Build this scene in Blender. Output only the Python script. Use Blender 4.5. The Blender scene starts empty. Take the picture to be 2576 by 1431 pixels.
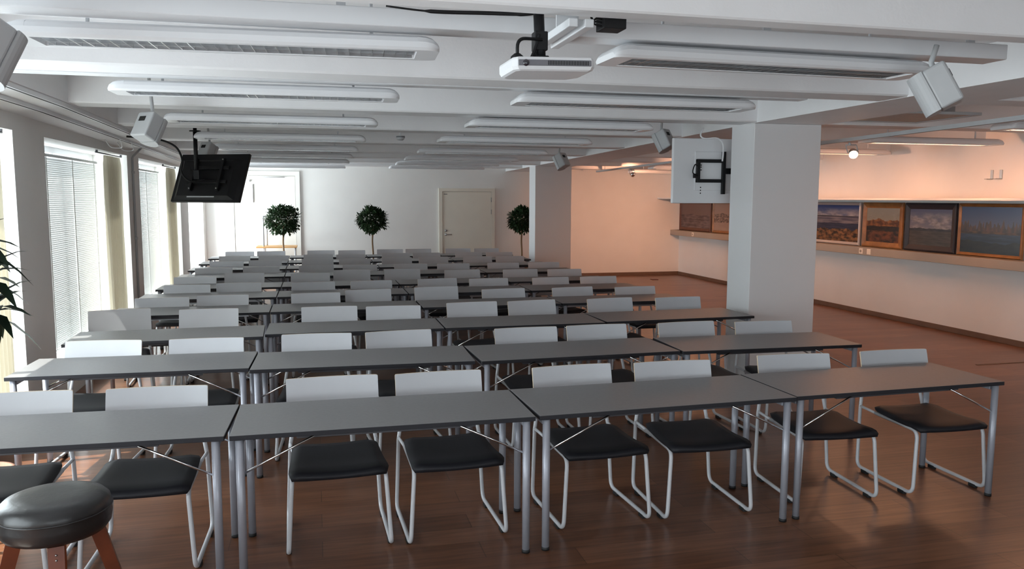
import bpy, bmesh, math, random
from mathutils import Vector, Matrix
R = math.radians
C = bpy.context.collection
S = bpy.context.scene

# ------------------------------------------------------------------ camera
cam_data = bpy.data.cameras.new('camera')
cam_data.sensor_width = 36.0
cam_data.lens = 2007.2 / 2576 * 36.0
cam_data.clip_start = 0.05
cam = bpy.data.objects.new('camera', cam_data)
C.objects.link(cam)
pitch, yaw, roll, CAM_H = -0.1082, -0.2416, 0.0035, 1.8154
fw = Vector((-math.sin(yaw) * math.cos(pitch), math.cos(yaw) * math.cos(pitch), math.sin(pitch)))
rt = Vector((math.cos(yaw), math.sin(yaw), 0))
up = rt.cross(fw)
r2 = rt * math.cos(roll) + up * math.sin(roll)
u2 = up * math.cos(roll) - rt * math.sin(roll)
cam.matrix_world = Matrix(((r2.x, u2.x, -fw.x, 0), (r2.y, u2.y, -fw.y, 0), (r2.z, u2.z, -fw.z, CAM_H), (0, 0, 0, 1)))
S.camera = cam

# light levels
EXPOSURE = 0.24
WORLD = 1.0
SUN = 10.0
DAY = [36, 36, 55, 62, 62, 120]          # watts per metre of each window, from behind the photographer to the far end; first two also stand in for the flash
REAR_FILL = 46  # added fill from behind, stands in for the camera flash
SPOT = 150.0
GALLERY_FILL = 13.0  # added warm fill under the gallery fittings

# ------------------------------------------------------------------ world, sun, daylight, exposure
S.view_settings.view_transform = 'Standard'
S.view_settings.look = 'None'
S.view_settings.gamma = 1.0
S.view_settings.exposure = EXPOSURE
S.cycles.use_denoising = True
S.cycles.max_bounces = 8
S.cycles.diffuse_bounces = 5
S.cycles.transparent_max_bounces = 16
S.cycles.sample_clamp_indirect = 4.0
world = bpy.data.worlds.new('world')
S.world = world
world.use_nodes = True
bgn = world.node_tree.nodes['Background']
bgn.inputs['Color'].default_value = (0.93, 0.96, 1.0, 1)
bgn.inputs['Strength'].default_value = WORLD


def lamp(name, kind, loc, direction, color, power, parent=None, **kw):
    d = bpy.data.lights.new(name, kind)
    d.color = color
    d.energy = power
    for k, v in kw.items():
        setattr(d, k, v)
    o = bpy.data.objects.new(name, d)
    C.objects.link(o)
    o.location = loc
    o.rotation_euler = Vector(direction).to_track_quat('-Z', 'Y').to_euler()
    if parent:
        o.parent = parent
    return o


lamp('sun', 'SUN', (-8, 4, 8), (0.50, 0.06, -0.86), (1.0, 0.96, 0.90), SUN, angle=R(0.6))
# daylight arriving through each window of the window wall (placed just outside the panes)
WINDOWS = [(-3.45, -0.55), (0.30, 3.10), (3.95, 6.82), (7.55, 10.62), (11.28, 14.48), (15.32, 17.25)]
for (a, b), pw in zip(WINDOWS, DAY):
    lamp('daylight', 'AREA', (-3.0, (a + b) / 2, 1.30), (1, 0, -0.05), (0.86, 0.93, 1.0), pw * (b - a), shape='RECTANGLE', size=b - a, size_y=2.0)
# fill light added behind the photographer, in place of the camera flash
for xc in (0.2, 3.4):
    lamp('daylight', 'AREA', (xc, -4.35, 1.45), (0, 1, 0.0), (0.87, 0.92, 1.0), REAR_FILL, shape='RECTANGLE', size=2.3, size_y=1.7)


# ------------------------------------------------------------------ materials
def mat(name, color=(0.8, 0.8, 0.8), rough=0.5, metal=0.0, spec=0.5, noise=None, bump=None, emit=None, coat=0.0, trans=None):
    m = bpy.data.materials.new(name)
    m.use_nodes = True
    nt = m.node_tree
    b = nt.nodes['Principled BSDF']
    b.inputs['Base Color'].default_value = (*color, 1)
    b.inputs['Roughness'].default_value = rough
    b.inputs['Metallic'].default_value = metal
    b.inputs['Specular IOR Level'].default_value = spec
    b.inputs['Coat Weight'].default_value = coat
    if emit:
        b.inputs['Emission Color'].default_value = (*emit[0], 1)
        b.inputs['Emission Strength'].default_value = emit[1]
    tc = nt.nodes.new('ShaderNodeTexCoord')
    if noise:                       # (scale, amount): slight mottling of the paint or plastic
        n = nt.nodes.new('ShaderNodeTexNoise')
        n.inputs['Scale'].default_value = noise[0]
        n.inputs['Detail'].default_value = 5
        nt.links.new(tc.outputs['Object'], n.inputs['Vector'])
        r = nt.nodes.new('ShaderNodeValToRGB')
        k = noise[1]
        r.color_ramp.elements[0].position = 0.3
        r.color_ramp.elements[1].position = 0.7
        r.color_ramp.elements[0].color = (*[c * (1 - k) for c in color], 1)
        r.color_ramp.elements[1].color = (*[min(1, c * (1 + k)) for c in color], 1)
        nt.links.new(n.outputs['Fac'], r.inputs['Fac'])
        nt.links.new(r.outputs['Color'], b.inputs['Base Color'])
    if bump:                        # (scale, strength, distance)
        n = nt.nodes.new('ShaderNodeTexNoise')
        n.inputs['Scale'].default_value = bump[0]
        n.inputs['Detail'].default_value = 6
        nt.links.new(tc.outputs['Object'], n.inputs['Vector'])
        bp = nt.nodes.new('ShaderNodeBump')
        bp.inputs['Strength'].default_value = bump[1]
        bp.inputs['Distance'].default_value = bump[2]
        nt.links.new(n.outputs['Fac'], bp.inputs['Height'])
        nt.links.new(bp.outputs['Normal'], b.inputs['Normal'])
    if trans:                       # thin cloth or slat: some light passes through
        t = nt.nodes.new('ShaderNodeBsdfTranslucent')
        t.inputs['Color'].default_value = (*trans[1], 1)
        mx = nt.nodes.new('ShaderNodeMixShader')
        mx.inputs['Fac'].default_value = trans[0]
        out = nt.nodes['Material Output']
        nt.links.new(b.outputs['BSDF'], mx.inputs[1])
        nt.links.new(t.outputs['BSDF'], mx.inputs[2])
        nt.links.new(mx.outputs['Shader'], out.inputs['Surface'])
    return m


M = {}
M['wall'] = mat('wall_paint', (0.80, 0.79, 0.77), 0.75, spec=0.2, noise=(3, 0.015), bump=(90, 0.15, 0.004))
M['ceiling'] = mat('ceiling_paint', (0.83, 0.83, 0.84), 0.6, spec=0.3, noise=(4, 0.02), bump=(45, 0.25, 0.004))
M['column'] = mat('column_paint', (0.76, 0.76, 0.77), 0.7, spec=0.25, bump=(70, 0.15, 0.003))
M['base'] = mat('baseboard_brown', (0.15, 0.09, 0.06), 0.5, noise=(8, 0.1))
M['desk'] = mat('grey_laminate', (0.195, 0.192, 0.195), 0.42, spec=0.42, noise=(60, 0.05))
M['deskedge'] = mat('dark_edging', (0.026, 0.026, 0.031), 0.65, spec=0.25)
M['tube'] = mat('grey_lacquered_tube', (0.58, 0.59, 0.62), 0.38, metal=0.05, noise=(20, 0.03))
M['legtube'] = mat('grey_leg_tube', (0.36, 0.37, 0.42), 0.35, metal=0.25, noise=(20, 0.03))
M['chrome'] = mat('chrome', (0.75, 0.75, 0.76), 0.12, metal=1.0)
M['seat'] = mat('black_seat_cover', (0.015, 0.015, 0.019), 0.55, spec=0.3, bump=(250, 0.12, 0.002))
M['back'] = mat('pale_grey_backrest', (0.56, 0.57, 0.60), 0.30, spec=0.5, noise=(6, 0.02))
M['ply'] = mat('plywood_edge', (0.62, 0.50, 0.36), 0.5)
M['rubber'] = mat('black_rubber', (0.012, 0.012, 0.013), 0.6)
M['black'] = mat('black_plastic', (0.006, 0.006, 0.007), 0.5, spec=0.3, noise=(12, 0.2))
M['darkgrey'] = mat('dark_grey_plastic', (0.06, 0.06, 0.07), 0.45)
M['whitep'] = mat('white_enamel', (0.74, 0.75, 0.77), 0.32, spec=0.5, noise=(5, 0.01))
M['greyp'] = mat('pale_grey_plastic', (0.43, 0.44, 0.45), 0.5, noise=(9, 0.03))
M['alu'] = mat('aluminium', (0.86, 0.87, 0.88), 0.18, metal=1.0)
M['screen'] = mat('dark_screen', (0.008, 0.008, 0.01), 0.12)
M['frame'] = mat('white_window_frame', (0.86, 0.87, 0.88), 0.4)
M['blind'] = mat('white_blind_slat', (0.74, 0.75, 0.74), 0.5, trans=(0.03, (0.93, 0.95, 0.93)))
M['tape'] = mat('ladder_tape', (0.60, 0.60, 0.58), 0.7)
M['curtain'] = mat('cream_curtain', (0.60, 0.55, 0.44), 0.9, spec=0.1, trans=(0.22, (0.68, 0.63, 0.50)), bump=(120, 0.2, 0.003))
M['leaf'] = mat('dark_green_leaf', (0.020, 0.045, 0.016), 0.5, spec=0.35, noise=(3, 0.35))
M['leaf2'] = mat('glossy_dark_leaf', (0.008, 0.018, 0.009), 0.55, spec=0.12, noise=(4, 0.3))
M['bark'] = mat('brown_bark', (0.20, 0.12, 0.06), 0.8, bump=(40, 0.5, 0.01))
M['pot'] = mat('terracotta', (0.28, 0.13, 0.08), 0.75, noise=(7, 0.1))
M['soil'] = mat('soil', (0.03, 0.02, 0.015), 0.95, bump=(60, 0.8, 0.02))
M['leather'] = mat('black_leather', (0.013, 0.013, 0.014), 0.33, spec=0.6, bump=(22, 0.25, 0.006))
M['cherry'] = mat('red_brown_wood', (0.125, 0.028, 0.009), 0.42, spec=0.3, coat=0.08, noise=(7, 0.3))
M['beech'] = mat('light_orange_wood', (0.62, 0.34, 0.13), 0.45, noise=(5, 0.1))
M['doorc'] = mat('cream_door_paint', (0.75, 0.70, 0.61), 0.5, noise=(4, 0.02))
M['doorw'] = mat('white_door_paint', (0.82, 0.81, 0.76), 0.5)
M['steel'] = mat('brushed_steel', (0.42, 0.41, 0.40), 0.35, metal=0.9)
M['ledge'] = mat('beige_trunking', (0.36, 0.315, 0.26), 0.55, noise=(4, 0.03))
M['ivory'] = mat('ivory_socket', (0.82, 0.76, 0.66), 0.45)
M['hole'] = mat('dark_slot', (0.01, 0.01, 0.01), 0.9)
M['oak'] = mat('golden_oak_frame', (0.26, 0.115, 0.035), 0.42, noise=(9, 0.25))
M['silverf'] = mat('silver_frame', (0.46, 0.44, 0.44), 0.4, metal=0.3)
M['blackf'] = mat('black_frame', (0.022, 0.020, 0.026), 0.4)
M['walnut'] = mat('dark_walnut_frame', (0.10, 0.035, 0.018), 0.42, noise=(9, 0.2))
M['bulb'] = mat('lit_halogen_bulb', (1, 0.8, 0.6), 0.3, emit=((1.0, 0.55, 0.30), 12.0))
M['warmglow'] = mat('warm_reflection_glow', (1, 0.8, 0.6), 0.3, emit=((1.0, 0.55, 0.32), 3.2))  # emission imitates spotlight reflected by the fittings
M['midgrey'] = mat('mid_grey_plastic', (0.16, 0.16, 0.18), 0.45)
M['lens'] = mat('projector_lens', (0.02, 0.02, 0.03), 0.05, coat=1.0)
M['grille'] = mat('perforated_grille', (0.42, 0.40, 0.38), 0.5, metal=0.4, bump=(14, 1.0, 0.03))


def glass_mat():
    m = bpy.data.materials.new('window_glass')
    m.use_nodes = True
    nt = m.node_tree
    nt.nodes.remove(nt.nodes['Principled BSDF'])
    t = nt.nodes.new('ShaderNodeBsdfTransparent')
    g = nt.nodes.new('ShaderNodeBsdfGlossy')
    g.inputs['Roughness'].default_value = 0.02
    t.inputs['Color'].default_value = (0.96, 0.98, 0.97, 1)
    mx = nt.nodes.new('ShaderNodeMixShader')
    mx.inputs['Fac'].default_value = 0.05
    nt.links.new(t.outputs[0], mx.inputs[1])
    nt.links.new(g.outputs[0], mx.inputs[2])
    nt.links.new(mx.outputs[0], nt.nodes['Material Output'].inputs['Surface'])
    return m


M['glass'] = glass_mat()


def floor_mat():
    m = bpy.data.materials.new('brown_plank_laminate')
    m.use_nodes = True
    nt = m.node_tree
    b = nt.nodes['Principled BSDF']
    b.inputs['Roughness'].default_value = 0.30
    b.inputs['Specular IOR Level'].default_value = 0.5
    tc = nt.nodes.new('ShaderNodeTexCoord')
    br = nt.nodes.new('ShaderNodeTexBrick')
    br.offset = 0.37
    br.inputs['Color1'].default_value = (0.148, 0.061, 0.030, 1)
    br.inputs['Color2'].default_value = (0.222, 0.099, 0.052, 1)
    br.inputs['Mortar'].default_value = (0.05, 0.022, 0.013, 1)
    br.inputs['Scale'].default_value = 1.0
    br.inputs['Mortar Size'].default_value = 0.0016
    br.inputs['Bias'].default_value = -0.1
    br.inputs['Brick Width'].default_value = 1.28
    br.inputs['Row Height'].default_value = 0.19
    nt.links.new(tc.outputs['Object'], br.inputs['Vector'])
    mp = nt.nodes.new('ShaderNodeMapping')
    mp.inputs['Scale'].default_value = (1.1, 16, 1)
    nt.links.new(tc.outputs['Object'], mp.inputs['Vector'])
    n = nt.nodes.new('ShaderNodeTexNoise')
    n.inputs['Scale'].default_value = 2.2
    n.inputs['Detail'].default_value = 7
    n.inputs['Distortion'].default_value = 0.6
    nt.links.new(mp.outputs[0], n.inputs['Vector'])
    r = nt.nodes.new('ShaderNodeValToRGB')
    r.color_ramp.elements[0].position = 0.3
    r.color_ramp.elements[0].color = (0.62, 0.58, 0.56, 1)
    r.color_ramp.elements[1].position = 0.75
    r.color_ramp.elements[1].color = (1.2, 1.2, 1.2, 1)
    nt.links.new(n.outputs['Fac'], r.inputs['Fac'])
    mx = nt.nodes.new('ShaderNodeMixRGB')
    mx.blend_type = 'MULTIPLY'
    mx.inputs['Fac'].default_value = 1
    nt.links.new(br.outputs['Color'], mx.inputs[1])
    nt.links.new(r.outputs['Color'], mx.inputs[2])
    nt.links.new(mx.outputs[0], b.inputs['Base Color'])
    return m


M['floor'] = floor_mat()


def picture_mat(name, sky, cloud, layers):
    """A painted landscape: sky = (low colour, high colour), cloud = (colour, threshold); each layer covers the canvas below a ragged edge:
    (edge height, raggedness, raggedness scale, dark colour, light colour, blotch scale, blotch stretch)."""
    m = bpy.data.materials.new(name)
    m.use_nodes = True
    nt = m.node_tree
    L = nt.links
    b = nt.nodes['Principled BSDF']
    b.inputs['Roughness'].default_value = 0.3
    tc = nt.nodes.new('ShaderNodeTexCoord')
    sp = nt.nodes.new('ShaderNodeSeparateXYZ')
    L.new(tc.outputs['Generated'], sp.inputs[0])

    def ramp(src, stops):
        r = nt.nodes.new('ShaderNodeValToRGB')
        while len(r.color_ramp.elements) < len(stops):
            r.color_ramp.elements.new(0.5)
        for e, (p, c) in zip(r.color_ramp.elements, stops):
            e.position = p
            e.color = (*c, 1)
        L.new(src, r.inputs['Fac'])
        return r.outputs['Color']

    def noise(scale, stretch, off=0.0):
        mp = nt.nodes.new('ShaderNodeMapping')
        mp.inputs['Scale'].default_value = stretch
        mp.inputs['Location'].default_value = (off, 0, off * 0.7)
        L.new(tc.outputs['Generated'], mp.inputs['Vector'])
        n = nt.nodes.new('ShaderNodeTexNoise')
        n.inputs['Scale'].default_value = scale
        n.inputs['Detail'].default_value = 8
        L.new(mp.outputs[0], n.inputs['Vector'])
        return n.outputs['Fac']

    def mix(f, a, c):
        x = nt.nodes.new('ShaderNodeMixRGB')
        L.new(f, x.inputs['Fac'])
        L.new(a, x.inputs[1])
        L.new(c, x.inputs[2])
        return x.outputs[0]

    col = ramp(sp.outputs['Z'], [(0.35, sky[0]), (0.97, sky[1])])
    t = cloud[1]
    cl = ramp(noise(3.4, (1, 1, 1.5), 2.3), [(t, (0, 0, 0)), (t + 0.13, (1, 1, 1))])
    low = ramp(sp.outputs['Z'], [(0.72, (1, 1, 1)), (0.92, (0, 0, 0))])
    mul = nt.nodes.new('ShaderNodeMath')
    mul.operation = 'MULTIPLY'
    L.new(cl, mul.inputs[0])
    L.new(low, mul.inputs[1])
    shade = ramp(noise(9, (1, 1, 1.6), 5.1), [(0.35, tuple(c * 0.55 for c in cloud[0])), (0.62, cloud[0])])
    col = mix(mul.outputs[0], col, shade)
    for i, (edge, rag, rs, c0, c1, bs, st) in enumerate(layers):
        blot = ramp(noise(bs, st, 1.7 * i), [(0.40, c0), (0.62, c1)])
        ma = nt.nodes.new('ShaderNodeMath')
        ma.operation = 'MULTIPLY_ADD'
        L.new(noise(rs, (1, 0.1, 0.04), 3.1 * i), ma.inputs[0])
        ma.inputs[1].default_value = rag
        ma.inputs[2].default_value = edge - rag * 0.5
        lt = nt.nodes.new('ShaderNodeMath')
        lt.operation = 'LESS_THAN'
        L.new(sp.outputs['Z'], lt.inputs[0])
        L.new(ma.outputs[0], lt.inputs[1])
        col = mix(lt.outputs[0], col, blot)
    dark = nt.nodes.new('ShaderNodeMixRGB')
    dark.blend_type = 'MULTIPLY'
    dark.inputs['Fac'].default_value = 1
    dark.inputs[2].default_value = (0.58, 0.58, 0.60, 1)         # whole canvas darkened to offset the light it picks up
    L.new(col, dark.inputs[1])
    L.new(dark.outputs[0], b.inputs['Base Color'])
    return m


# ------------------------------------------------------------------ mesh helpers
class MB:
    def __init__(self):
        self.bm = bmesh.new()

    def _tag(self, faces, mi, smooth):
        for f in faces:
            f.material_index = mi
            f.smooth = smooth

    def box(self, x0, x1, y0, y1, z0, z1, mi=0, bevel=0.0, seg=2, mtx=None):
        vs = [self.bm.verts.new(v) for v in ((x0, y0, z0), (x1, y0, z0), (x1, y1, z0), (x0, y1, z0), (x0, y0, z1), (x1, y0, z1), (x1, y1, z1), (x0, y1, z1))]
        fs = [self.bm.faces.new([vs[i] for i in q]) for q in ((3, 2, 1, 0), (4, 5, 6, 7), (0, 1, 5, 4), (1, 2, 6, 5), (2, 3, 7, 6), (3, 0, 4, 7))]
        if bevel > 0:
            es = list({e for f in fs for e in f.edges})
            r = bmesh.ops.bevel(self.bm, geom=es, offset=bevel, segments=seg, profile=0.5, affect='EDGES')
            fs = list({f for v in r['verts'] for f in v.link_faces} | {f for f in fs if f.is_valid})
            vs = list({v for f in fs for v in f.verts})
        self._tag(fs, mi, False)
        if mtx:
            bmesh.ops.transform(self.bm, matrix=mtx, verts=vs)
        return vs

    def tube(self, pts, r, n=10, mi=0, caps=True, closed=False):
        pts = [Vector(p) for p in pts]
        rings = []
        N = len(pts)
        prev = None
        for i, p in enumerate(pts):
            a = pts[(i - 1) % N] if (closed or i > 0) else p
            b = pts[(i + 1) % N] if (closed or i < N - 1) else p
            t = (b - a).normalized()
            if prev is None:
                ref = Vector((0, 0, 1)) if abs(t.z) < 0.9 else Vector((1, 0, 0))
                u = t.cross(ref).normalized()
            else:
                u = (prev - t * prev.dot(t)).normalized()
            prev = u
            v = t.cross(u)
            rr = r[i] if isinstance(r, (list, tuple)) else r
            rings.append([self.bm.verts.new(p + (u * math.cos(2 * math.pi * k / n) + v * math.sin(2 * math.pi * k / n)) * rr) for k in range(n)])
        m = N if closed else N - 1
        fs = []
        for i in range(m):
            A, B = rings[i], rings[(i + 1) % N]
            for k in range(n):
                fs.append(self.bm.faces.new((A[k], A[(k + 1) % n], B[(k + 1) % n], B[k])))
        self._tag(fs, mi, True)
        if caps and not closed:
            self._tag([self.bm.faces.new(rings[0][::-1]), self.bm.faces.new(rings[-1])], mi, False)

    def lathe(self, prof, n=32, mi=0, center=(0, 0, 0), axis=None):
        """prof: list of (radius, z) bottom to top."""
        q = Vector((0, 0, 1)).rotation_difference(Vector(axis)) if axis else None
        c = Vector(center)
        rings = []
        for r, z in prof:
            row = []
            for k in range(n if r > 1e-6 else 1):
                v = Vector((r * math.cos(2 * math.pi * k / n), r * math.sin(2 * math.pi * k / n), z))
                if q:
                    v = q @ v
                row.append(self.bm.verts.new(v + c))
            rings.append(row)
        fs = []
        for A, B in zip(rings, rings[1:]):
            for k in range(n):
                a = A[k % len(A)], A[(k + 1) % len(A)]
                b = B[k % len(B)], B[(k + 1) % len(B)]
                vs = []
                for v in (a[0], a[1], b[1], b[0]):
                    if v not in vs:
                        vs.append(v)
                if len(vs) > 2:
                    fs.append(self.bm.faces.new(vs))
        self._tag(fs, mi, True)

    def prism(self, poly, axis, a, b, mi=0, smooth=False):
        """poly: list of 2-D points; extruded along axis ('x','y','z') from a to b."""
        def P(p, t):
            return {'x': (t, p[0], p[1]), 'y': (p[0], t, p[1]), 'z': (p[0], p[1], t)}[axis]
        A = [self.bm.verts.new(P(p, a)) for p in poly]
        B = [self.bm.verts.new(P(p, b)) for p in poly]
        n = len(poly)
        fs = [self.bm.faces.new((A[i], A[(i + 1) % n], B[(i + 1) % n], B[i])) for i in range(n)]
        self._tag(fs, mi, smooth)
        caps = [self.bm.faces.new(A[::-1]), self.bm.faces.new(B)]
        self._tag(caps, mi, False)
        return A + B

    def loft(self, rings, mi=0, smooth=True, caps=True, creased=False):
        V = [[self.bm.verts.new(p) for p in r] for r in rings]
        n = len(V[0])
        fs = []
        for A, B in zip(V, V[1:]):
            for k in range(n):
                fs.append(self.bm.faces.new((A[k], A[(k + 1) % n], B[(k + 1) % n], B[k])))
        self._tag(fs, mi, smooth)
        if creased:                     # keep the lengthwise edges crisp
            for A, B in zip(V, V[1:]):
                for a, b in zip(A, B):
                    e = self.bm.edges.get((a, b))
                    if e:
                        e.smooth = False
        if caps:
            self._tag([self.bm.faces.new(V[0][::-1]), self.bm.faces.new(V[-1])], mi, False)

    def hexa(self, bottom, top, mi=0):
        """box from four bottom corners and four top corners (same winding)."""
        vs = [self.bm.verts.new(p) for p in list(bottom) + list(top)]
        fs = [self.bm.faces.new([vs[i] for i in q]) for q in ((3, 2, 1, 0), (4, 5, 6, 7), (0, 1, 5, 4), (1, 2, 6, 5), (2, 3, 7, 6), (3, 0, 4, 7))]
        self._tag(fs, mi, False)

    def leaf(self, base, d, L, W, fold=0.25, mi=0, droop=0.0):
        """a folded pointed leaf from base along direction d"""
        d = Vector(d).normalized()
        ref = Vector((0, 0, 1)) if abs(d.z) < 0.95 else Vector((1, 0, 0))
        s = d.cross(ref).normalized()
        nrm = s.cross(d).normalized()
        base = Vector(base)
        mid = [base, base + d * L * 0.35 - nrm * 0 , base + d * L * 0.7 - Vector((0, 0, droop * L * 0.4)), base + d * L - Vector((0, 0, droop * L))]
        w = [0.12, 1.0, 0.62, 0.0]
        lv, rv, mv = [], [], [self.bm.verts.new(p) for p in mid]
        for p, k in zip(mid[:3], w):
            lv.append(self.bm.verts.new(p + s * W * 0.5 * k + nrm * W * fold * k))
            rv.append(self.bm.verts.new(p - s * W * 0.5 * k + nrm * W * fold * k))
        fs = []
        for i in range(2):
            fs.append(self.bm.faces.new((mv[i], mv[i + 1], lv[i + 1], lv[i])))
            fs.append(self.bm.faces.new((mv[i], rv[i], rv[i + 1], mv[i + 1])))
        fs.append(self.bm.faces.new((mv[2], mv[3], lv[2])))
        fs.append(self.bm.faces.new((mv[2], rv[2], mv[3])))
        self._tag(fs, mi, True)

    def build(self, name, mats, parent=None, loc=None, rot=None):
        bmesh.ops.recalc_face_normals(self.bm, faces=[f for f in self.bm.faces])
        me = bpy.data.meshes.new(name)
        self.bm.to_mesh(me)
        self.bm.free()
        for m in (mats if isinstance(mats, (list, tuple)) else [mats]):
            me.materials.append(m)
        o = bpy.data.objects.new(name, me)
        C.objects.link(o)
        if parent:
            o.parent = parent
        if loc:
            o.location = loc
        if rot:
            o.rotation_euler = rot
        return o


def rounded(pts, rad, seg=6):
    """polyline with its inner corners rounded"""
    pts = [Vector(p) for p in pts]
    out = [pts[0]]
    for a, b, c in zip(pts, pts[1:], pts[2:]):
        u, v = (a - b).normalized(), (c - b).normalized()
        ang = u.angle(v)
        d = min(rad / math.tan(ang / 2), (a - b).length * 0.48, (c - b).length * 0.48)
        p, q = b + u * d, b + v * d
        for i in range(seg + 1):
            t = i / seg
            out.append((1 - t) ** 2 * p + 2 * t * (1 - t) * b + t * t * q)
    out.append(pts[-1])
    return out


def spline(pts, seg=8):
    pts = [Vector(p) for p in pts]
    P = [pts[0] * 2 - pts[1]] + pts + [pts[-1] * 2 - pts[-2]]
    out = []
    for i in range(1, len(P) - 2):
        a, b, c, d = P[i - 1:i + 3]
        for k in range(seg):
            t = k / seg
            out.append(0.5 * ((2 * b) + (c - a) * t + (2 * a - 5 * b + 4 * c - d) * t * t + (3 * b - a - 3 * c + d) * t ** 3))
    out.append(pts[-1])
    return out


def thing(name, label, cat, loc=(0, 0, 0), rotz=0.0, group=None):
    o = bpy.data.objects.new(name, None)
    o.empty_display_size = 0.1
    C.objects.link(o)
    o.location = loc
    o.rotation_euler = (0, 0, rotz)
    o['label'] = label
    o['category'] = cat
    if group:
        o['group'] = group
    return o


def tag(o, label, cat, group=None):
    o['label'] = label
    o['category'] = cat
    if group:
        o['group'] = group
    return o


def struct(name, mb, mats, parent=None):
    o = mb.build(name, mats, parent)
    if parent is None:
        o['kind'] = 'structure'
    return o


def dup(root, loc, rotz, label, sx=1.0):
    r = root.copy()
    C.objects.link(r)
    r.location = loc
    r.rotation_euler = (0, 0, rotz)
    r.scale = (sx, 1, 1)
    r['label'] = label
    for ch in list(root.children):
        c = ch.copy()
        C.objects.link(c)
        c.parent = r
        for g in list(ch.children):
            d = g.copy()
            C.objects.link(d)
            d.parent = c
    return r


ORD = ['front', 'second', 'third', 'fourth', 'fifth', 'sixth', 'seventh', 'eighth', 'ninth', 'last']
NTH = ['first', 'second', 'third', 'fourth', 'fifth', 'sixth', 'seventh', 'eighth']


def dzc(y):
    """the ceiling comes down a little towards the end of the hall"""
    return -0.15 * max(0.0, min(1.0, (y - 7) / 10.6))


# ================================================================== the setting
XL, XR, YB, YF, ZC = -2.2, 8.45, -4.2, 17.6, 2.80

m = MB(); m.box(XL - 0.45, XR + 0.15, YB - 0.15, YF + 0.15, -0.2, 0.0); struct('floor', m, M['floor'])
m = MB(); m.box(XL - 0.45, XR + 0.15, YB - 0.15, YF + 0.15, ZC, ZC + 0.2); struct('ceiling', m, M['ceiling'])
m = MB(); m.box(XR, XR + 0.15, YB - 0.15, YF + 0.15, 0, ZC); struct('wall_right', m, M['wall'])
m = MB(); m.box(XL - 0.45, XR, YF, YF + 0.15, 0, ZC); struct('wall_back', m, M['wall'])
# window wall: piers, spandrels and lintels around six openings
m = MB()
edges = [YB - 0.15] + [v for w in WINDOWS for v in w] + [YF]
for a, b in zip(edges[0::2], edges[1::2]):
    m.box(XL - 0.45, XL, a, b, 0, ZC)
for a, b in WINDOWS:
    m.box(XL - 0.45, XL, a, b, 0, 0.25)
    m.box(XL - 0.45, XL, a, b, 2.31, ZC)
struct('wall_left', m, M['wall'])
# wall behind the photographer, with two windows added to let in the fill light
m = MB()
for a, b in ((XL, -0.95), (1.35, 2.25), (4.55, XR)):
    m.box(a, b, YB - 0.15, YB, 0, ZC)
for a, b in ((-0.95, 1.35), (2.25, 4.55)):
    m.box(a, b, YB - 0.15, YB, 0, 0.6)
    m.box(a, b, YB - 0.15, YB, 2.35, ZC)
struct('wall_front', m, M['wall'])

# windows
k = 0
for a, b in WINDOWS:
    k += 1
    m = MB()
    x0, x1 = XL - 0.43, XL - 0.38
    m.box(x0, x1, a, b, 0.25, 0.31); m.box(x0, x1, a, b, 2.25, 2.31)
    for y in (a, (a + b) / 2 - 0.03, b - 0.06):
        m.box(x0, x1, y, y + 0.06, 0.31, 2.25)
    w = struct('window_%d' % k, m, M['frame'])
    m = MB()
    for y0, y1 in ((a + 0.06, (a + b) / 2 - 0.03), ((a + b) / 2 + 0.03, b - 0.06)):
        m.box(x0 + 0.02, x0 + 0.03, y0, y1, 0.31, 2.25)
    m.build('pane', M['glass'], w)
    m = MB(); m.box(XL - 0.38, XL + 0.03, a + 0.003, b - 0.003, 0.25, 0.285, bevel=0.006); m.build('sill', M['frame'], w)
for a, b in ((-0.95, 1.35), (2.25, 4.55)):  # unseen windows, added to carry the rear fill light
    k += 1
    m = MB()
    m.box(a, b, YB - 0.12, YB - 0.07, 0.6, 0.66); m.box(a, b, YB - 0.12, YB - 0.07, 2.29, 2.35)
    for x in (a, (a + b) / 2 - 0.03, b - 0.06):
        m.box(x, x + 0.06, YB - 0.12, YB - 0.07, 0.66, 2.29)
    w = struct('window_%d' % k, m, M['frame'])
    m = MB()
    for x0, x1 in ((a + 0.06, (a + b) / 2 - 0.03), ((a + b) / 2 + 0.03, b - 0.06)):
        m.box(x0, x1, YB - 0.1, YB - 0.09, 0.66, 2.29)
    m.build('pane', M['glass'], w)

# ceiling ribs, long beam over the columns, soffit along the windows
RIBS = [-3.0, -0.95, 1.05, 3.08, 5.02, 7.06, 8.70, 10.47, 12.12, 13.5, 14.75, 16.1]
for i, y in enumerate(RIBS):
    zb = 2.553 + dzc(y)
    w = 0.32 if y < 10 else 0.28
    m = MB()
    for xa, xb in ((-1.87, 4.18), (4.95, XR)):
        if i == 3:
            m.prism([(y, ZC), (y, zb + 0.008), (y + 0.008, zb), (y + 0.115, zb), (y + 0.125, zb + 0.008), (y + 0.125, zb + 0.05), (y + w, zb + 0.05), (y + w, ZC)], 'x', xa, xb)
            continue
        m.prism([(y, ZC), (y, zb + 0.012), (y + 0.012, zb), (y + w - 0.012, zb), (y + w, zb + 0.012), (y + w, ZC)], 'x', xa, xb)
    struct('ceiling_rib', m, M['ceiling'])


def sloped(mb, x0, x1, zb, zt, y0=YB, y1=YF, mi=0):
    ys = [y0, 7.0, y1] if y0 < 7 < y1 else [y0, y1]
    for a, b in zip(ys, ys[1:]):
        za, zbb = zb + dzc(a), zb + dzc(b)
        ta, tb = (ZC, ZC) if zt is None else (zt + dzc(a), zt + dzc(b))
        mb.hexa([(x0, a, za), (x1, a, za), (x1, b, zbb), (x0, b, zbb)], [(x0, a, ta), (x1, a, ta), (x1, b, tb), (x0, b, tb)], mi)


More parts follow.
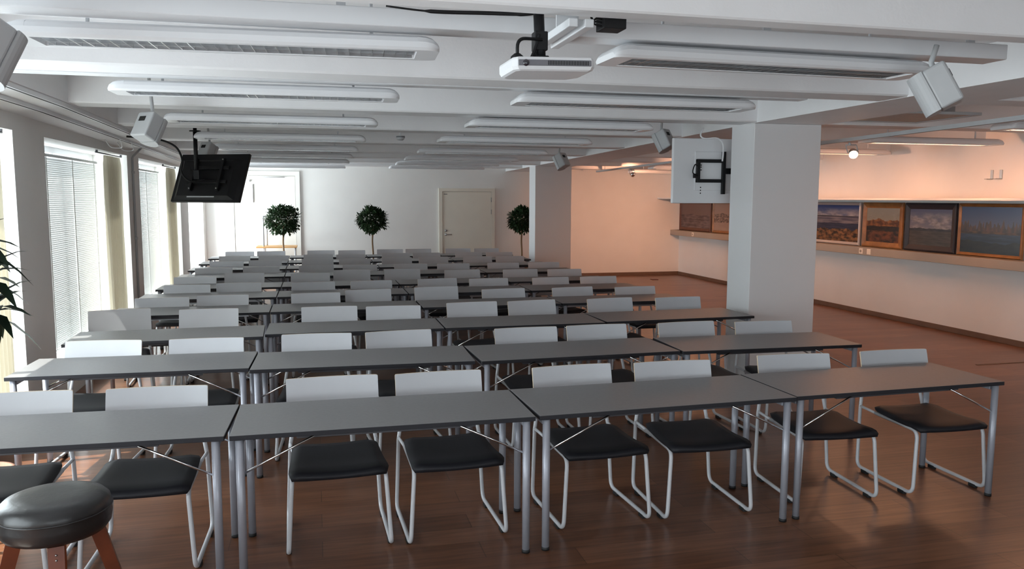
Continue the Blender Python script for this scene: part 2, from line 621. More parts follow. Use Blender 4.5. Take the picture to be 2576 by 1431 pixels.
m = MB(); sloped(m, 4.18, 4.95, 2.55, None); struct('ceiling_beam', m, M['ceiling'])
m = MB()
for a, b in ((YB, 7.0), (7.0, YF)):
    da, db = dzc(a), dzc(b)
    m.hexa([(XL, a, 2.44 + da), (-1.87, a, 2.548 + da), (-1.87, b, 2.548 + db), (XL, b, 2.44 + db)], [(XL, a, ZC), (-1.87, a, ZC), (-1.87, b, ZC), (XL, b, ZC)])
struct('ceiling_soffit', m, M['ceiling'])
for x0, x1, zb, lab in ((-1.925, -1.880, 2.512, 'white slotted curtain track along the room-side edge of the window soffit'), (-2.075, -2.030, 2.468, 'white slotted curtain track along the middle of the window soffit')):
    t = thing('curtain_track', lab, 'curtain track', (0, 0, 0), group='tracks under the window soffit')
    m = MB(); sloped(m, x0, x1, zb, zb + 0.034); m.build('rail', M['whitep'], t)
    m = MB(); sloped(m, x0 + 0.017, x1 - 0.017, zb - 0.002, zb + 0.003); m.build('slot', M['hole'], t)

# columns
for y in (7.1, 15.1):
    zt = 2.552 + dzc(y) - 0.004
    m = MB(); m.box(4.18, 4.92, y, y + 0.44, 0, zt, bevel=0.004, seg=1)
    struct('column', m, M['column'])

# baseboards, ledges, floor strip
m = MB(); m.box(XR - 0.015, XR, YB, YF, 0, 0.075, bevel=0.004); struct('baseboard_right', m, M['base'])
m = MB()
for a, b in ((XL, -1.72), (-0.30, 2.66), (3.92, XR - 0.015)):
    m.box(a, b, YF - 0.015, YF, 0, 0.075)
struct('baseboard_back', m, M['base'])
m = MB(); m.box(XR - 0.58, XR, 3.0, YF, 1.800, 1.832, bevel=0.004); struct('trim_1', m, M['wall'])
m = MB(); m.box(XR - 0.24, XR, 3.0, YF - 0.02, 0.955, 1.075, bevel=0.006); struct('trim_2', m, M['ledge'])
m = MB(); m.box(7.05, XR - 0.016, 7.165, 7.195, 0, 0.005); struct('trim_3', m, M['base'])

# far doors
m = MB()
for a, b in ((2.66, 2.735), (3.845, 3.92)):
    m.box(a, b, YF - 0.05, YF, 0, 2.02)
m.box(2.735, 3.845, YF - 0.05, YF, 1.95, 2.02)
d = struct('door_1', m, M['doorc'])
m = MB(); m.box(2.74, 3.84, YF - 0.035, YF - 0.001, 0.01, 1.945, bevel=0.003); leafd = m.build('door_leaf', M['doorc'], d)
m = MB(); m.lathe([(0.0, 0), (0.026, 0), (0.026, 0.01), (0, 0.012)], 20, center=(2.815, YF - 0.035, 1.0), axis=(0, -1, 0)); m.tube(rounded([(2.815, YF - 0.036, 1.0), (2.815, YF - 0.09, 1.0), (2.94, YF - 0.09, 1.0)], 0.02), 0.010); m.build('handle', M['steel'], leafd)
m = MB(); m.lathe([(0, 0), (0.026, 0), (0.026, 0.012), (0, 0.014)], 20, center=(2.815, YF - 0.035, 1.09), axis=(0, -1, 0)); m.build('lock', M['steel'], leafd)
m = MB(); m.box(2.77, 2.85, YF - 0.037, YF - 0.034, 1.885, 1.898); m.build('name_plate', M['darkgrey'], leafd)
for z in (1.45, 1.72, 0.3):
    m = MB(); m.tube([(3.845, YF - 0.04, z), (3.845, YF - 0.04, z + 0.1)], 0.012); m.build('hinge', M['steel'], d)
m = MB()
for a, b in ((-1.72, -1.63), (-0.39, -0.30)):
    m.box(a, b, YF - 0.05, YF, 0, 2.35)
m.box(-1.63, -0.39, YF - 0.05, YF, 2.26, 2.35)
d = struct('door_2', m, M['doorw'])
m = MB(); m.box(-1.625, -0.395, YF - 0.035, YF - 0.001, 0.01, 2.255, bevel=0.003); leafd = m.build('door_leaf', M['doorw'], d)
m = MB(); m.box(-1.52, -1.30, YF - 0.085, YF - 0.035, 2.12, 2.18, bevel=0.008); m.tube([(-1.36, YF - 0.09, 2.17), (-1.10, YF - 0.10, 2.225), (-0.60, YF - 0.052, 2.23)], 0.010); m.build('door_closer', M['whitep'], leafd)
m = MB(); m.box(-1.255, -1.235, YF - 0.06, YF - 0.035, 1.70, 2.08, bevel=0.004); m.build('pull_bar', M['steel'], leafd)

# ================================================================== blinds and curtains
BL = ['wide white slatted blind in the window niche beside the second row of desks',
      'white slatted blind in the window niche beyond the conduit pier']
for (a, b), lab in zip(WINDOWS[3:], BL):
    a0, b0 = a + 0.03, b - 0.22
    x = XL - 0.30
    t = thing('venetian_blind', lab, 'window blind', (x, (a0 + b0) / 2, 0.30), group='blinds in the window niches')
    h = (b0 - a0) / 2
    m = MB()
    n = 92
    for i in range(n):
        z = 0.035 + i * 1.86 / n
        dx, dz = 0.0034, 0.0113
        vs = [m.bm.verts.new(p) for p in ((-dx, -h, z + dz), (-dx, h, z + dz), (0.001, h, z + 0.001), (0.001, -h, z + 0.001), (dx, h, z - dz), (dx, -h, z - dz))]
        for q in ((0, 1, 2, 3), (3, 2, 4, 5)):
            f = m.bm.faces.new([vs[j] for j in q]); f.smooth = True
    m.build('slats', M['blind'], t)
    m = MB(); m.box(-0.022, 0.022, -h, h, 1.895, 1.922, bevel=0.004); m.build('headrail', M['greyp'], t)
    m = MB(); m.box(-0.014, 0.014, -h, h, 0.0, 0.022, bevel=0.004); m.build('bottom_rail', M['frame'], t)
    for k in range(4):
        y = -h + 0.12 + k * (2 * h - 0.24) / 3
        m = MB(); m.box(0.012, 0.0135, y - 0.012, y + 0.012, 0.02, 1.90); m.build('ladder_tape', M['tape'], t)
CL = ['cream curtain gathered beside the window niche by the potted plant', 'cream curtain gathered beside the wide blind near the second row of desks',
      'cream curtain gathered beside the window niche beyond the conduit pier']
for (a, b), lab in zip(WINDOWS[2:5], CL):
    y0, y1 = b - 0.88, b - 0.14
    t = thing('gathered_curtain', lab, 'curtain', (XL - 0.05, (y0 + y1) / 2, 0.0), group='curtains beside the window niches')
    m = MB()
    N, hh = 96, (y1 - y0) / 2
    rows = []
    for z in (0.29, 0.6, 1.2, 1.8, 2.18, 2.27):
        amp = 0.028 if z < 2.2 else 0.016
        row = []
        for i in range(N + 1):
            s = i / N
            row.append(m.bm.verts.new((amp * math.sin(s * 2 * math.pi * 9 + 0.5 * math.sin(z * 2)) + 0.006 * math.sin(s * 53), -hh + 2 * hh * s + 0.01 * math.sin(z * 3 + s * 9), z)))
        rows.append(row)
    for A, B in zip(rows, rows[1:]):
        for i in range(N):
            f = m.bm.faces.new((A[i], A[i + 1], B[i + 1], B[i])); f.smooth = True
    m.build('cloth', M['curtain'], t)
    m = MB(); m.tube([(0, -hh - 0.35, 2.285), (0, hh + 0.08, 2.285)], 0.007); m.build('rod', M['darkgrey'], t)
    for y in (-hh - 0.3, hh + 0.06):
        m = MB(); m.box(-0.01, 0.01, y - 0.008, y + 0.008, 2.285, 2.31); m.build('bracket', M['darkgrey'], t)

# ================================================================== desks and chairs
TABLES=[[[-1.151,3.81,1.443,-0.03],[0.326,3.782,1.465,-0.0],[1.83,3.81,1.497,0.03],[3.311,3.868,1.448,0.03]],
[[-1.146,5.327,1.421,-0.03],[0.301,5.226,1.458,-0.03],[1.807,5.203,1.474,0.029],[3.281,5.178,1.45,-0.03]],
[[-1.136,6.492,1.435,0.03],[0.314,6.6,1.449,-0.009],[1.764,6.597,1.427,-0.007],[3.25,6.646,1.489,0.03]],
[[-1.171,7.9,1.451,0.0],[0.291,7.9,1.451,0.0],[1.754,7.9,1.451,0.0],[3.216,7.9,1.451,0.0]],
[[-1.156,9.09,1.44,0.0],[0.296,9.09,1.44,0.0],[1.747,9.09,1.44,0.0],[3.199,9.09,1.44,0.0]],
[[-1.14,10.11,1.429,0.0],[0.3,10.11,1.429,0.0],[1.741,10.11,1.429,0.0],[3.181,10.11,1.429,0.0]],
[[-1.145,11.45,1.417,0.0],[0.285,11.45,1.417,0.0],[1.714,11.45,1.417,0.0],[3.144,11.45,1.418,0.0]],
[[-1.159,12.66,1.407,0.0],[0.259,12.66,1.407,0.0],[1.678,12.66,1.407,0.0],[3.096,12.66,1.407,0.0]],
[[-1.164,13.82,1.395,0.0],[0.244,13.82,1.395,0.0],[1.651,13.82,1.396,0.0],[3.059,13.82,1.396,0.0]],
[[-1.168,15.0,1.385,0.0],[0.228,15.0,1.385,0.0],[1.625,15.0,1.385,0.0],[3.021,15.0,1.385,0.0]]]
CHAIRS=[[[-1.514,4.582,0.0],[-0.839,4.55,-0.027],[0.075,4.598,0.029],[0.681,4.588,0.037],[1.499,4.586,0.051],[2.156,4.566,-0.03],[3.032,4.595,-0.07],[3.783,4.578,-0.03]],
[[-1.468,6.13,-0.095],[-0.777,6.066,-0.036],[-0.005,6.094,-0.052],[0.599,6.097,0.1],[1.592,6.031,0.021],[2.184,6.04,0.009],[2.959,6.02,0.037],[3.612,5.919,-0.055]],
[[-1.736,7.8,0.18],[-0.956,7.675,-0.004],[0.112,7.607,-0.0],[0.698,7.521,-0.031],[1.468,7.635,0.074],[2.074,7.644,0.12],[2.901,7.644,0.105],[3.626,7.577,0.028]],
[[-1.518,8.635,0.039],[-0.947,8.734,-0.002],[-0.012,8.724,0.044],[0.55,8.938,0.12],[1.326,9.05,0.075],[2.032,8.697,0.096],[2.842,8.689,0.12],[3.573,8.596,0.066]],
[[-1.454,9.837,-0.019],[-0.892,9.943,-0.015],[-0.041,9.855,0.096],[0.647,9.874,0.12],[1.476,9.975,0.113],[2.115,9.863,0.054],[2.92,9.829,0.12],[3.569,9.82,0.057]],
[[-1.497,10.804,0],[-0.934,11.215,0],[-0.077,11.044,0],[0.485,11.41,0],[1.191,11.41,0],[2.007,11.128,0],[2.828,11.024,0],[3.459,10.928,0]],
[[-1.423,12.105,0],[-0.776,12.162,0],[0.003,12.288,0],[0.642,12.231,0],[1.412,12.262,0],[2.064,12.207,0],[2.855,12.204,0],[3.513,12.187,0]],
[[-1.373,13.332,0],[-0.795,13.456,0],[0.028,13.605,0],[0.623,13.483,0],[1.337,13.665,0],[1.967,13.682,0],[2.732,13.635,0],[3.294,13.569,0]],
[[-1.358,14.475,0],[-0.713,14.493,0],[0.042,14.635,0],[0.604,14.525,0],[1.423,14.711,0],[1.986,14.702,0],[2.78,14.713,0],[3.342,14.606,0]],
[[-1.375,15.661,0],[-0.813,15.677,0],[0.098,15.746,0],[0.673,15.683,0],[1.418,15.842,0],[1.98,15.852,0],[2.778,15.856,0],[3.34,15.755,0]]]


DL, DD, DH = 1.47, 0.585, 0.72


def make_desk():
    t = thing('folding_desk', '-', 'desk', group='grey desks in ten rows')
    hx, y1 = DL / 2, DD
    m = MB(); m.box(-hx, hx, 0, y1, DH - 0.024, DH, bevel=0.003, seg=2)
    for f in m.bm.faces:
        f.material_index = 0 if f.normal.z > 0.6 else 1
    m.bm.normal_update()
    for f in m.bm.faces:
        f.material_index = 0 if f.normal.z > 0.6 else 1
    m.build('tabletop', [M['desk'], M['deskedge']], t)
    for sx in (-1, 1):
        x = sx * (hx - 0.042)
        m = MB()
        m.box(x - 0.016, x + 0.016, 0.05, y1 - 0.05, DH - 0.058, DH - 0.025, bevel=0.004)
        m.build('end_rail', M['legtube'], t)
        for y in (0.026, y1 - 0.024):
            m = MB(); m.tube([(x, y, 0.016), (x, y, DH - 0.026)], 0.0195, 18); lg = m.build('leg', M['legtube'], t)
            m = MB(); m.lathe([(0, 0), (0.0205, 0), (0.0205, 0.018), (0, 0.018)], 18, center=(x, y, 0)); m.build('foot_cap', M['rubber'], lg)
            m = MB(); m.tube([(x - sx * 0.015, y, 0.53), (x - sx * 0.34, y, DH - 0.03)], 0.0055, 8); m.build('brace', M['chrome'], t)
    for y in (0.06, y1 - 0.06):
        m = MB(); m.box(-hx + 0.30, hx - 0.30, y - 0.012, y + 0.012, DH - 0.045, DH - 0.0245); m.build('under_rail', M['darkgrey'], t)
    return t


desk0 = make_desk()
desk0['used'] = 0
first = True
for r, row in enumerate(TABLES):
    for k, (x, y, w, a) in enumerate(row):
        lab = 'grey folding desk, %s from the window wall in the %s row of desks' % (NTH[k], ORD[r])
        if first:
            o, first = desk0, False
            o.location = (x, y, 0); o.rotation_euler = (0, 0, a); o.scale = (w / DL, 1, 1); o['label'] = lab
            del o['used']
        else:
            # local origin: middle of the front edge
            o = dup(desk0, (x, y, 0), a, lab, w / DL)


def make_chair():
    """origin on the floor under the top edge of the backrest's middle; the sitter faces -y"""
    t = thing('sled_chair', '-', 'chair', group='white-backed chairs at the desks')
    o = -0.375                                   # seat centre lies this far in front of the origin
    # seat: slightly dished pad with a rolled front edge, wider at the front
    m = MB()
    ny, nx = 12, 10
    top, bot = [], []
    for j in range(ny + 1):
        s = j / ny
        y = o - 0.235 + 0.455 * s
        hw = 0.252 - 0.022 * s
        e = 0.0
        if s < 0.06 or s > 0.94:
            e = 0.012
        zc = 0.452 - 0.016 * math.sin(math.pi * min(1, s * 1.05)) - (0.022 * (1 - s / 0.22) ** 2 if s < 0.22 else 0)
        ra, rb = [], []
        for i in range(nx + 1):
            u = -1 + 2 * i / nx
            edge = max(0.0, abs(u) - 0.85) / 0.15
            yy = y - (0.016 * (1 - u * u) if s < 0.5 else 0) * (1 - 2 * s)
            ra.append(m.bm.verts.new((u * (hw - e), yy, zc + 0.010 * u * u - 0.012 * edge ** 2)))
            rb.append(m.bm.verts.new((u * (hw - e - 0.006), yy, zc - 0.021)))
        top.append(ra); bot.append(rb)
    fs = []
    for A, B in zip(top, top[1:]):
        for i in range(nx):
            fs.append(m.bm.faces.new((A[i], A[i + 1], B[i + 1], B[i])))
    for A, B in zip(bot, bot[1:]):
        for i in range(nx):
            fs.append(m.bm.faces.new((A[i], B[i], B[i + 1], A[i + 1])))
    for (A, B) in ((top[0], bot[0]), (bot[-1], top[-1])):
        for i in range(nx):
            fs.append(m.bm.faces.new((A[i], B[i], B[i + 1], A[i + 1])))
    for i in (0, nx):
        for j in range(ny):
            fs.append(m.bm.faces.new((top[j][i], top[j + 1][i], bot[j + 1][i], bot[j][i])))
    for f in fs:
        f.smooth = True
    m.build('seat', M['seat'], t)
    # backrest: a curved laminated board, hollow towards the sitter, with bare plywood edges
    m = MB()
    nx, nz = 22, 6
    F, Bk = [], []
    W, z0, z1 = 0.255, 0.575, 0.80
    for j in range(nz + 1):
        v = j / nz
        z = z0 + (z1 - z0) * v
        ra, rb = [], []
        for i in range(nx + 1):
            u = math.sin(math.pi / 2 * (-1 + 2 * i / nx))          # columns crowd towards the ends
            hw = W
            rc = 0.007                             # rounded corners
            cz = max(0.0, abs(u) * W - (W - rc))
            drop = rc - math.sqrt(max(0, rc * rc - cz * cz))
            zz = z - drop * (1 if v > 0.99 else (-1 if v < 0.01 else 0))
            curve = -0.020 * u * u
            lean = 0.055 * (v - 1)
            ra.append(m.bm.verts.new((u * hw, curve + lean - 0.012, zz)))
            rb.append(m.bm.verts.new((u * hw, curve + lean, zz)))
        F.append(ra); Bk.append(rb)
    for A, B in zip(F, F[1:]):
        for i in range(nx):
            f = m.bm.faces.new((A[i], A[i + 1], B[i + 1], B[i])); f.smooth = True
    for A, B in zip(Bk, Bk[1:]):
        for i in range(nx):
            f = m.bm.faces.new((A[i], B[i], B[i + 1], A[i + 1])); f.smooth = True
    for A, B in ((F[0], Bk[0]), (Bk[-1], F[-1])):
        for i in range(nx):
            f = m.bm.faces.new((A[i], B[i], B[i + 1], A[i + 1])); f.material_index = 1
    for i in (0, nx):
        for j in range(nz):
            f = m.bm.faces.new((F[j][i], F[j + 1][i], Bk[j + 1][i], Bk[j][i])); f.material_index = 1
    for e in m.bm.edges:                           # crisp rim between board face and bare edge
        if len({f.material_index for f in e.link_faces}) > 1:
            e.smooth = False
    m.build('backrest', [M['back'], M['ply']], t)
    for s in (-1, 1):
        x, xf = s * 0.240, s * 0.258
        pts = [(x * 0.93, o + 0.20, 0.415), (x * 0.97, o - 0.205, 0.412), (xf, o - 0.225, 0.025), (xf, o + 0.315, 0.025), (x, o + 0.335, 0.42), (x * 0.80, -0.004, 0.70)]
        m = MB(); m.tube(rounded(pts, 0.055, 7), 0.0112, 12)
        m.tube([(x * 0.93, o + 0.19, 0.415), (x, o + 0.334, 0.43)], 0.009, 8)
        fr = m.build('side_frame', M['tube'], t)
        for yy in (o - 0.13, o + 0.23):
            m = MB(); m.box(xf - 0.013, xf + 0.013, yy - 0.028, yy + 0.028, 0.0, 0.022, bevel=0.004); m.build('floor_glide', M['rubber'], fr)
    for y in (o - 0.12, o + 0.16):
        m = MB(); m.tube([(-0.222, y, 0.415), (0.222, y, 0.415)], 0.009, 8); m.build('crossbar', M['tube'], t)
    return t


chair0 = make_chair()
first = True
for r, row in enumerate(CHAIRS):
    for k, (x, y, a) in enumerate(row):
        lab = 'white-backed sled chair, %s from the window wall in the %s row of chairs' % (NTH[k], ORD[r])
        if first:
            o, first = chair0, False
            o.location = (x, y, 0); o.rotation_euler = (0, 0, a); o['label'] = lab
        else:
            dup(chair0, (x, y, 0), a, lab)
# ================================================================== ceiling lights
FL = 1.80


def make_fixture():
    """origin: middle of the fixture's bottom face; runs along x"""
    t = thing('ceiling_light', '-', 'ceiling light', group='louvred ceiling lights over the desks')
    hw, ht, H, hl = 0.145, 0.105, 0.070, FL / 2
    m = MB()

    def ring(x, k, zk):
        a, b = hw * k, ht * k
        return [Vector((x, -a, 0.012 * zk)), Vector((x, -a, 0.036 * zk)), Vector((x, -a + 0.012, 0.056 * zk)), Vector((x, -b, H * zk)), Vector((x, b, H * zk)),
                Vector((x, a - 0.012, 0.056 * zk)), Vector((x, a, 0.036 * zk)), Vector((x, a, 0.012 * zk)),
                Vector((x, a - 0.010, 0)), Vector((x, a - 0.045 * k, 0)), Vector((x, a - 0.052 * k, 0.040 * zk)), Vector((x, -a + 0.052 * k, 0.040 * zk)), Vector((x, -a + 0.045 * k, 0)), Vector((x, -a + 0.010, 0))]
    m.loft([ring(-hl + 0.10, 1, 1), ring(hl - 0.10, 1, 1)], smooth=False, caps=False)
    m.build('housing', M['whitep'], t)
    for s in (-1, 1):
        m = MB()
        def solid(x, k, zk):
            a, b = hw * k, ht * k
            return [Vector((x, -a, 0.012)), Vector((x, -a, 0.036 * zk + 0.001)), Vector((x, -a + 0.012, 0.056 * zk + 0.002)), Vector((x, -b, H * zk)), Vector((x, b, H * zk)), Vector((x, a - 0.012, 0.056 * zk + 0.002)), Vector((x, a, 0.036 * zk + 0.001)), Vector((x, a, 0.012)), Vector((x, a - 0.010, 0)), Vector((x, -a + 0.010, 0))]
        m.loft([solid(s * (hl - 0.10), 1, 1), solid(s * (hl - 0.06), 0.998, 0.96), solid(s * (hl - 0.03), 0.97, 0.82), solid(s * (hl - 0.01), 0.90, 0.60), solid(s * hl, 0.80, 0.40)], smooth=True, creased=True)
        m.build('end_cap', M['whitep'], t)
    m = MB()
    n = 30
    for i in range(n):
        x = -hl + 0.14 + i * (2 * hl - 0.28) / (n - 1)
        m.box(x - 0.0012, x + 0.0012, -hw + 0.052, hw - 0.052, 0.002, 0.032)
    m.box(-hl + 0.11, hl - 0.11, -hw + 0.046, -hw + 0.049, 0.003, 0.036); m.box(-hl + 0.11, hl - 0.11, hw - 0.049, hw - 0.046, 0.003, 0.036)
    m.box(-hl + 0.11, hl - 0.11, -0.0012, 0.0012, 0.002, 0.032)
    m.build('louvre', M['alu'], t)
    for s in (-0.6, 0.6):
        m = MB(); m.tube([(s, 0, H), (s, 0, 0.34)], 0.008, 8); m.build('hanger', M['whitep'], t)
    return t


fx0 = make_fixture()
first = True
LY = [3.98, 5.75, 7.65, 9.4, 11.0, 12.5, 13.82, 15.5]
RY = [3.89, 5.66, 7.48, 9.22, 11.05, 12.7, 14.1, 15.35]
for side, xc, ys, rots in (('window-side', -0.33, LY, [-0.05, -0.03]), ('column-side', 2.27, RY, [0.03, -0.02])):
    for i, y in enumerate(ys):
        lab = 'white louvred ceiling light, %s in the %s line counted from the projector' % (NTH[i], side)
        loc = (xc, y - 0.15, 2.47 + dzc(y))
        rz = rots[i] if i < 2 else 0.0
        if first:
            o, first = fx0, False
            o.location = loc; o.rotation_euler = (0, 0, rz); o['label'] = lab
        else:
            dup(fx0, loc, rz, lab)
# dark fittings of the gallery side, a glowing strip stands in for spotlight reflected along the lower edge
WL = ['ceiling light with a warm glowing edge above the pair of wall hooks', 'ceiling light with a warm glowing edge just behind the lit ceiling spotlight',
      'ceiling light with a warm glowing edge partly behind the big column', 'ceiling light with a warm glowing edge beyond the white-backed television',
      'ceiling light with a warm glowing edge above the far gallery wall', 'ceiling light with a warm glowing edge at the gallery corner']
for (x, y, z), lab in zip([(6.98, 6.10, 2.45), (6.97, 7.95, 2.45), (7.02, 9.90, 2.44), (7.0, 12.1, 2.39), (7.0, 14.0, 2.36), (7.25, 15.6, 2.34)], WL):
    o = dup(fx0, (x, y, z), 0, lab)
    o['group'] = 'warm ceiling lights of the gallery'
    m = MB(); m.tube([(-FL / 2 + 0.16, 0.06, 0.014), (FL / 2 - 0.16, 0.06, 0.014)], 0.010, 10); m.build('glow_strip', M['warmglow'], o)  # strip glows in place of the rim's spotlight reflection
    lamp('warm_fill', 'AREA', (0, 0, -0.004), (0, 0, -1), (1.0, 0.45, 0.23), GALLERY_FILL, o, shape='RECTANGLE', size=1.5, size_y=0.18)  # area light added to warm the gallery, no lamp of the fitting

# trunkings behind the first two ribs
for x0, x1, y0, y1, z0, z1, lab in ((-1.94, 3.58, 3.58, 3.74, 2.552, 2.63, 'white cable trunking hanging across the room behind the projector'),
                                    (-1.94, 3.60, 5.38, 5.50, 2.552, 2.605, 'white cable trunking hanging across the room over the second row of desks')):
    t = thing('cable_trunking', lab, 'trunking', ((x0 + x1) / 2, (y0 + y1) / 2, z0), group='trunkings across the ceiling')
    hx, hy, h = (x1 - x0) / 2, (y1 - y0) / 2, z1 - z0
    m = MB(); m.box(-hx, hx, -hy, hy, 0, h, bevel=0.005); m.build('duct', M['whitep'], t)
    for s in (-1.0, -0.25, 0.5, 0.94):
        m = MB(); m.box(s * hx - 0.02, s * hx + 0.02, -0.01, 0.01, h, ZC - z0); m.build('hanger', M['whitep'], t)
t = thing('cable_duct', 'short pair of white ducts running along the ceiling beside the projector pole', 'duct', (1.085, 3.42, 2.553))
for dx in (-0.035, 0.035):
    m = MB(); m.box(dx - 0.020, dx + 0.020, -0.20, 0.30, -0.036, -0.002, bevel=0.004); m.build('duct', M['whitep'], t)
m = MB(); m.box(-0.05, 0.05, -0.01, 0.0, -0.003, ZC - 2.553); m.build('hanger', M['whitep'], t)

# ================================================================== loudspeakers
SPK = [((2.995, 3.40, 2.355), 2.55, 48, 'pale loudspeaker hanging at the end of the first column-side ceiling light'),
       ((3.66, 8.05, 2.43), 2.53, 40, 'pale loudspeaker hanging above the white-backed television'),
       ((3.52, 11.3, 2.35), 2.49, 40, 'pale loudspeaker hanging from the ceiling in front of the far column'),
       ((-1.14, 3.32, 2.335), 2.55, -40, 'pale loudspeaker hanging at the end of the first window-side ceiling light'),
       ((-1.22, 6.72, 2.335), 2.55, -40, 'pale loudspeaker hanging by the track above the wide blind'),
       ((-1.24, 10.35, 2.345), 2.50, -40, 'pale loudspeaker hanging just behind the black television')]
for (x, y, z), zt, ang, lab in SPK:
    t = thing('ceiling_loudspeaker', lab, 'loudspeaker', (x, y, z), group='loudspeakers hung from the ceiling')
    q = Matrix.Rotation(R(ang), 4, 'Z') @ Matrix.Rotation(R(-28), 4, 'X')
    m = MB(); m.box(-0.085, 0.085, -0.08, 0.03, -0.105, 0.105, bevel=0.014, seg=3, mtx=q); m.build('cabinet', M['greyp'], t)
    m = MB()
    prof = [(-0.085, 0.028), (0.085, 0.028)] + [(0.085 * math.cos(a), 0.030 + 0.072 * math.sin(a)) for a in [math.pi * (i + 0.5) / 14 for i in range(14)]]
    vs = m.prism(prof, 'z', -0.104, 0.104, smooth=False)
    bmesh.ops.transform(m.bm, matrix=q, verts=vs); m.build('grille', M['greyp'], t)
    m = MB(); m.box(-0.045, 0.02, -0.084, -0.079, 0.02, 0.06, bevel=0.002, mtx=q); m.build('terminal', M['hole'], t)
    m = MB(); m.tube(rounded([q @ Vector((0, -0.03, 0.10)), q @ Vector((0, -0.03, 0.13)), (0, 0.02 if y < 4 else 0.05, zt - z + 0.2 if y > 4 else zt - z + 0.02)], 0.03), 0.013, 10); m.build('bracket', M['greyp'], t)

# ================================================================== televisions
t = thing('ceiling_television', 'black flat television seen from behind, hung from a ceiling pole by the windows', 'television', (-1.12, 9.5, 2.025))
q = Matrix.Rotation(R(-28), 4, 'Z') @ Matrix.Rotation(R(-25), 4, 'X')
w, h = 0.432, 0.292
m = MB(); m.box(-w, w, -0.005, 0.03, -h, h, bevel=0.006, mtx=q); m.build('body', M['black'], t)
m = MB(); m.box(-w + 0.02, w - 0.02, 0.0302, 0.032, -h + 0.02, h - 0.02, mtx=q); m.build('screen', M['screen'], t)
m = MB()
for a, b in (((-0.40, -0.25), (0.30, 0.22)), ):
    m.hexa([q @ Vector(p) for p in ((-0.34, -0.05, -0.24), (0.30, -0.05, -0.24), (0.36, -0.004, -0.275), (-0.40, -0.004, -0.275))], [q @ Vector(p) for p in ((-0.34, -0.05, 0.18), (0.30, -0.05, 0.18), (0.36, -0.004, 0.22), (-0.40, -0.004, 0.22))])
m.build('back_housing', M['black'], t)
m = MB()
for z in (-0.08, 0.09):
    m.box(-0.24, 0.26, -0.075, -0.052, z - 0.02, z + 0.02, bevel=0.003, mtx=q)
for x in (-0.17, 0.17):
    m.box(x - 0.016, x + 0.016, -0.09, -0.052, -0.19, 0.2, bevel=0.003, mtx=q)
m.build('mount_bracket', M['black'], t)
for x, z in ((-0.17, -0.17), (0.17, -0.17), (-0.17, 0.18), (0.17, 0.18)):
    m = MB(); m.lathe([(0, 0), (0.009, 0), (0.007, 0.006), (0, 0.007)], 12, center=q @ Vector((x, -0.091, z)), axis=q.to_3x3() @ Vector((0, -1, 0))); m.build('bolt', M['steel'], t)
m = MB(); m.box(-0.20, 0.14, -0.055, -0.049, -0.262, -0.248, mtx=q); m.build('label_strip', M['greyp'], t)
m = MB(); m.tube([(-0.13, -0.10, 0.05), (-0.13, -0.10, 0.50)], 0.022, 14); m.box(-0.16, -0.10, -0.13, -0.05, -0.02, 0.08, bevel=0.004); m.build('pole', M['black'], t)
m = MB(); m.lathe([(0, 0), (0.06, 0), (0.06, 0.012), (0, 0.012)], 20, center=(-0.13, -0.10, 0.495)); m.tube([(-0.13, -0.10, 0.5), (-0.13, -0.10, ZC - 2.025)], 0.02, 12); m.build('ceiling_flange', M['black'], t)
m = MB(); m.tube(spline([(-0.78, -0.3, 0.415), (-0.50, -0.2, 0.40), (-0.33, -0.16, 0.33), (-0.27, -0.13, 0.20), (-0.28, -0.115, 0.05), (-0.20, -0.10, -0.04), (-0.05, -0.07, -0.02)]), 0.011, 8); m.build('cable', M['black'], t)

t = thing('wall_television', 'white-backed flat television on a black arm fixed to the big column', 'television', (4.05, 7.68, 2.10))
w, h = 0.45, 0.335
m = MB(); m.box(-w, w, 0, 0.045, -h, h, bevel=0.008, seg=3); m.build('body', M['whitep'], t)
m = MB(); m.box(-w + 0.02, w - 0.02, 0.0452, 0.047, -h + 0.02, h - 0.02); m.build('screen', M['screen'], t)
m = MB(); m.box(-0.21, 0.25, -0.012, 0, -0.20, 0.20, bevel=0.004); m.build('back_plate', M['whitep'], t)
m = MB()
for z0, z1 in ((-0.12, -0.085), (0.085, 0.12)):
    m.box(-0.20, 0.128, -0.045, -0.014, z0, z1, bevel=0.003)
for x in (-0.20, 0.09):
    m.box(x, x + 0.035, -0.05, -0.014, -0.12 if x < 0 else -0.24, 0.12 if x < 0 else 0.20, bevel=0.003)
m.box(-0.235, -0.20, -0.05, -0.02, -0.075, -0.03, bevel=0.003)
m.build('mount_frame', M['black'], t)
m = MB(); m.box(0.128, 0.30, -0.045, -0.020, -0.03, 0.03, bevel=0.003); m.box(0.20, 0.32, -0.137, -0.05, -0.035, 0.035, bevel=0.004); m.build('wall_arm', M['black'], t)
m = MB()
for z in (-0.23, -0.20, -0.17, 0.01, 0.04, 0.06):
    m.lathe([(0, 0), (0.007, 0), (0, 0.002)], 10, center=(-0.14, -0.013, z), axis=(0, -1, 0))
m.build('vent_holes', M['hole'], t)
m = MB(); m.tube(spline([(-0.19, -0.055, -0.05), (-0.26, -0.07, -0.02), (-0.24, -0.07, 0.06), (-0.20, -0.05, 0.05)]), 0.006, 8); m.build('cable', M['black'], t)
t = tag(MB().build('television_cable', M['whitep']), 'white cable looping from the ceiling beam down to the white-backed television', 'cable')
bpy.data.objects.remove(t)
m = MB(); m.tube(spline([(3.90, 7.62, 2.535), (3.86, 7.60, 2.46), (3.90, 7.58, 2.425), (4.02, 7.56, 2.43), (4.09, 7.56, 2.38), (4.115, 7.59, 2.28), (4.12, 7.61, 2.20)]), 0.0085, 10)
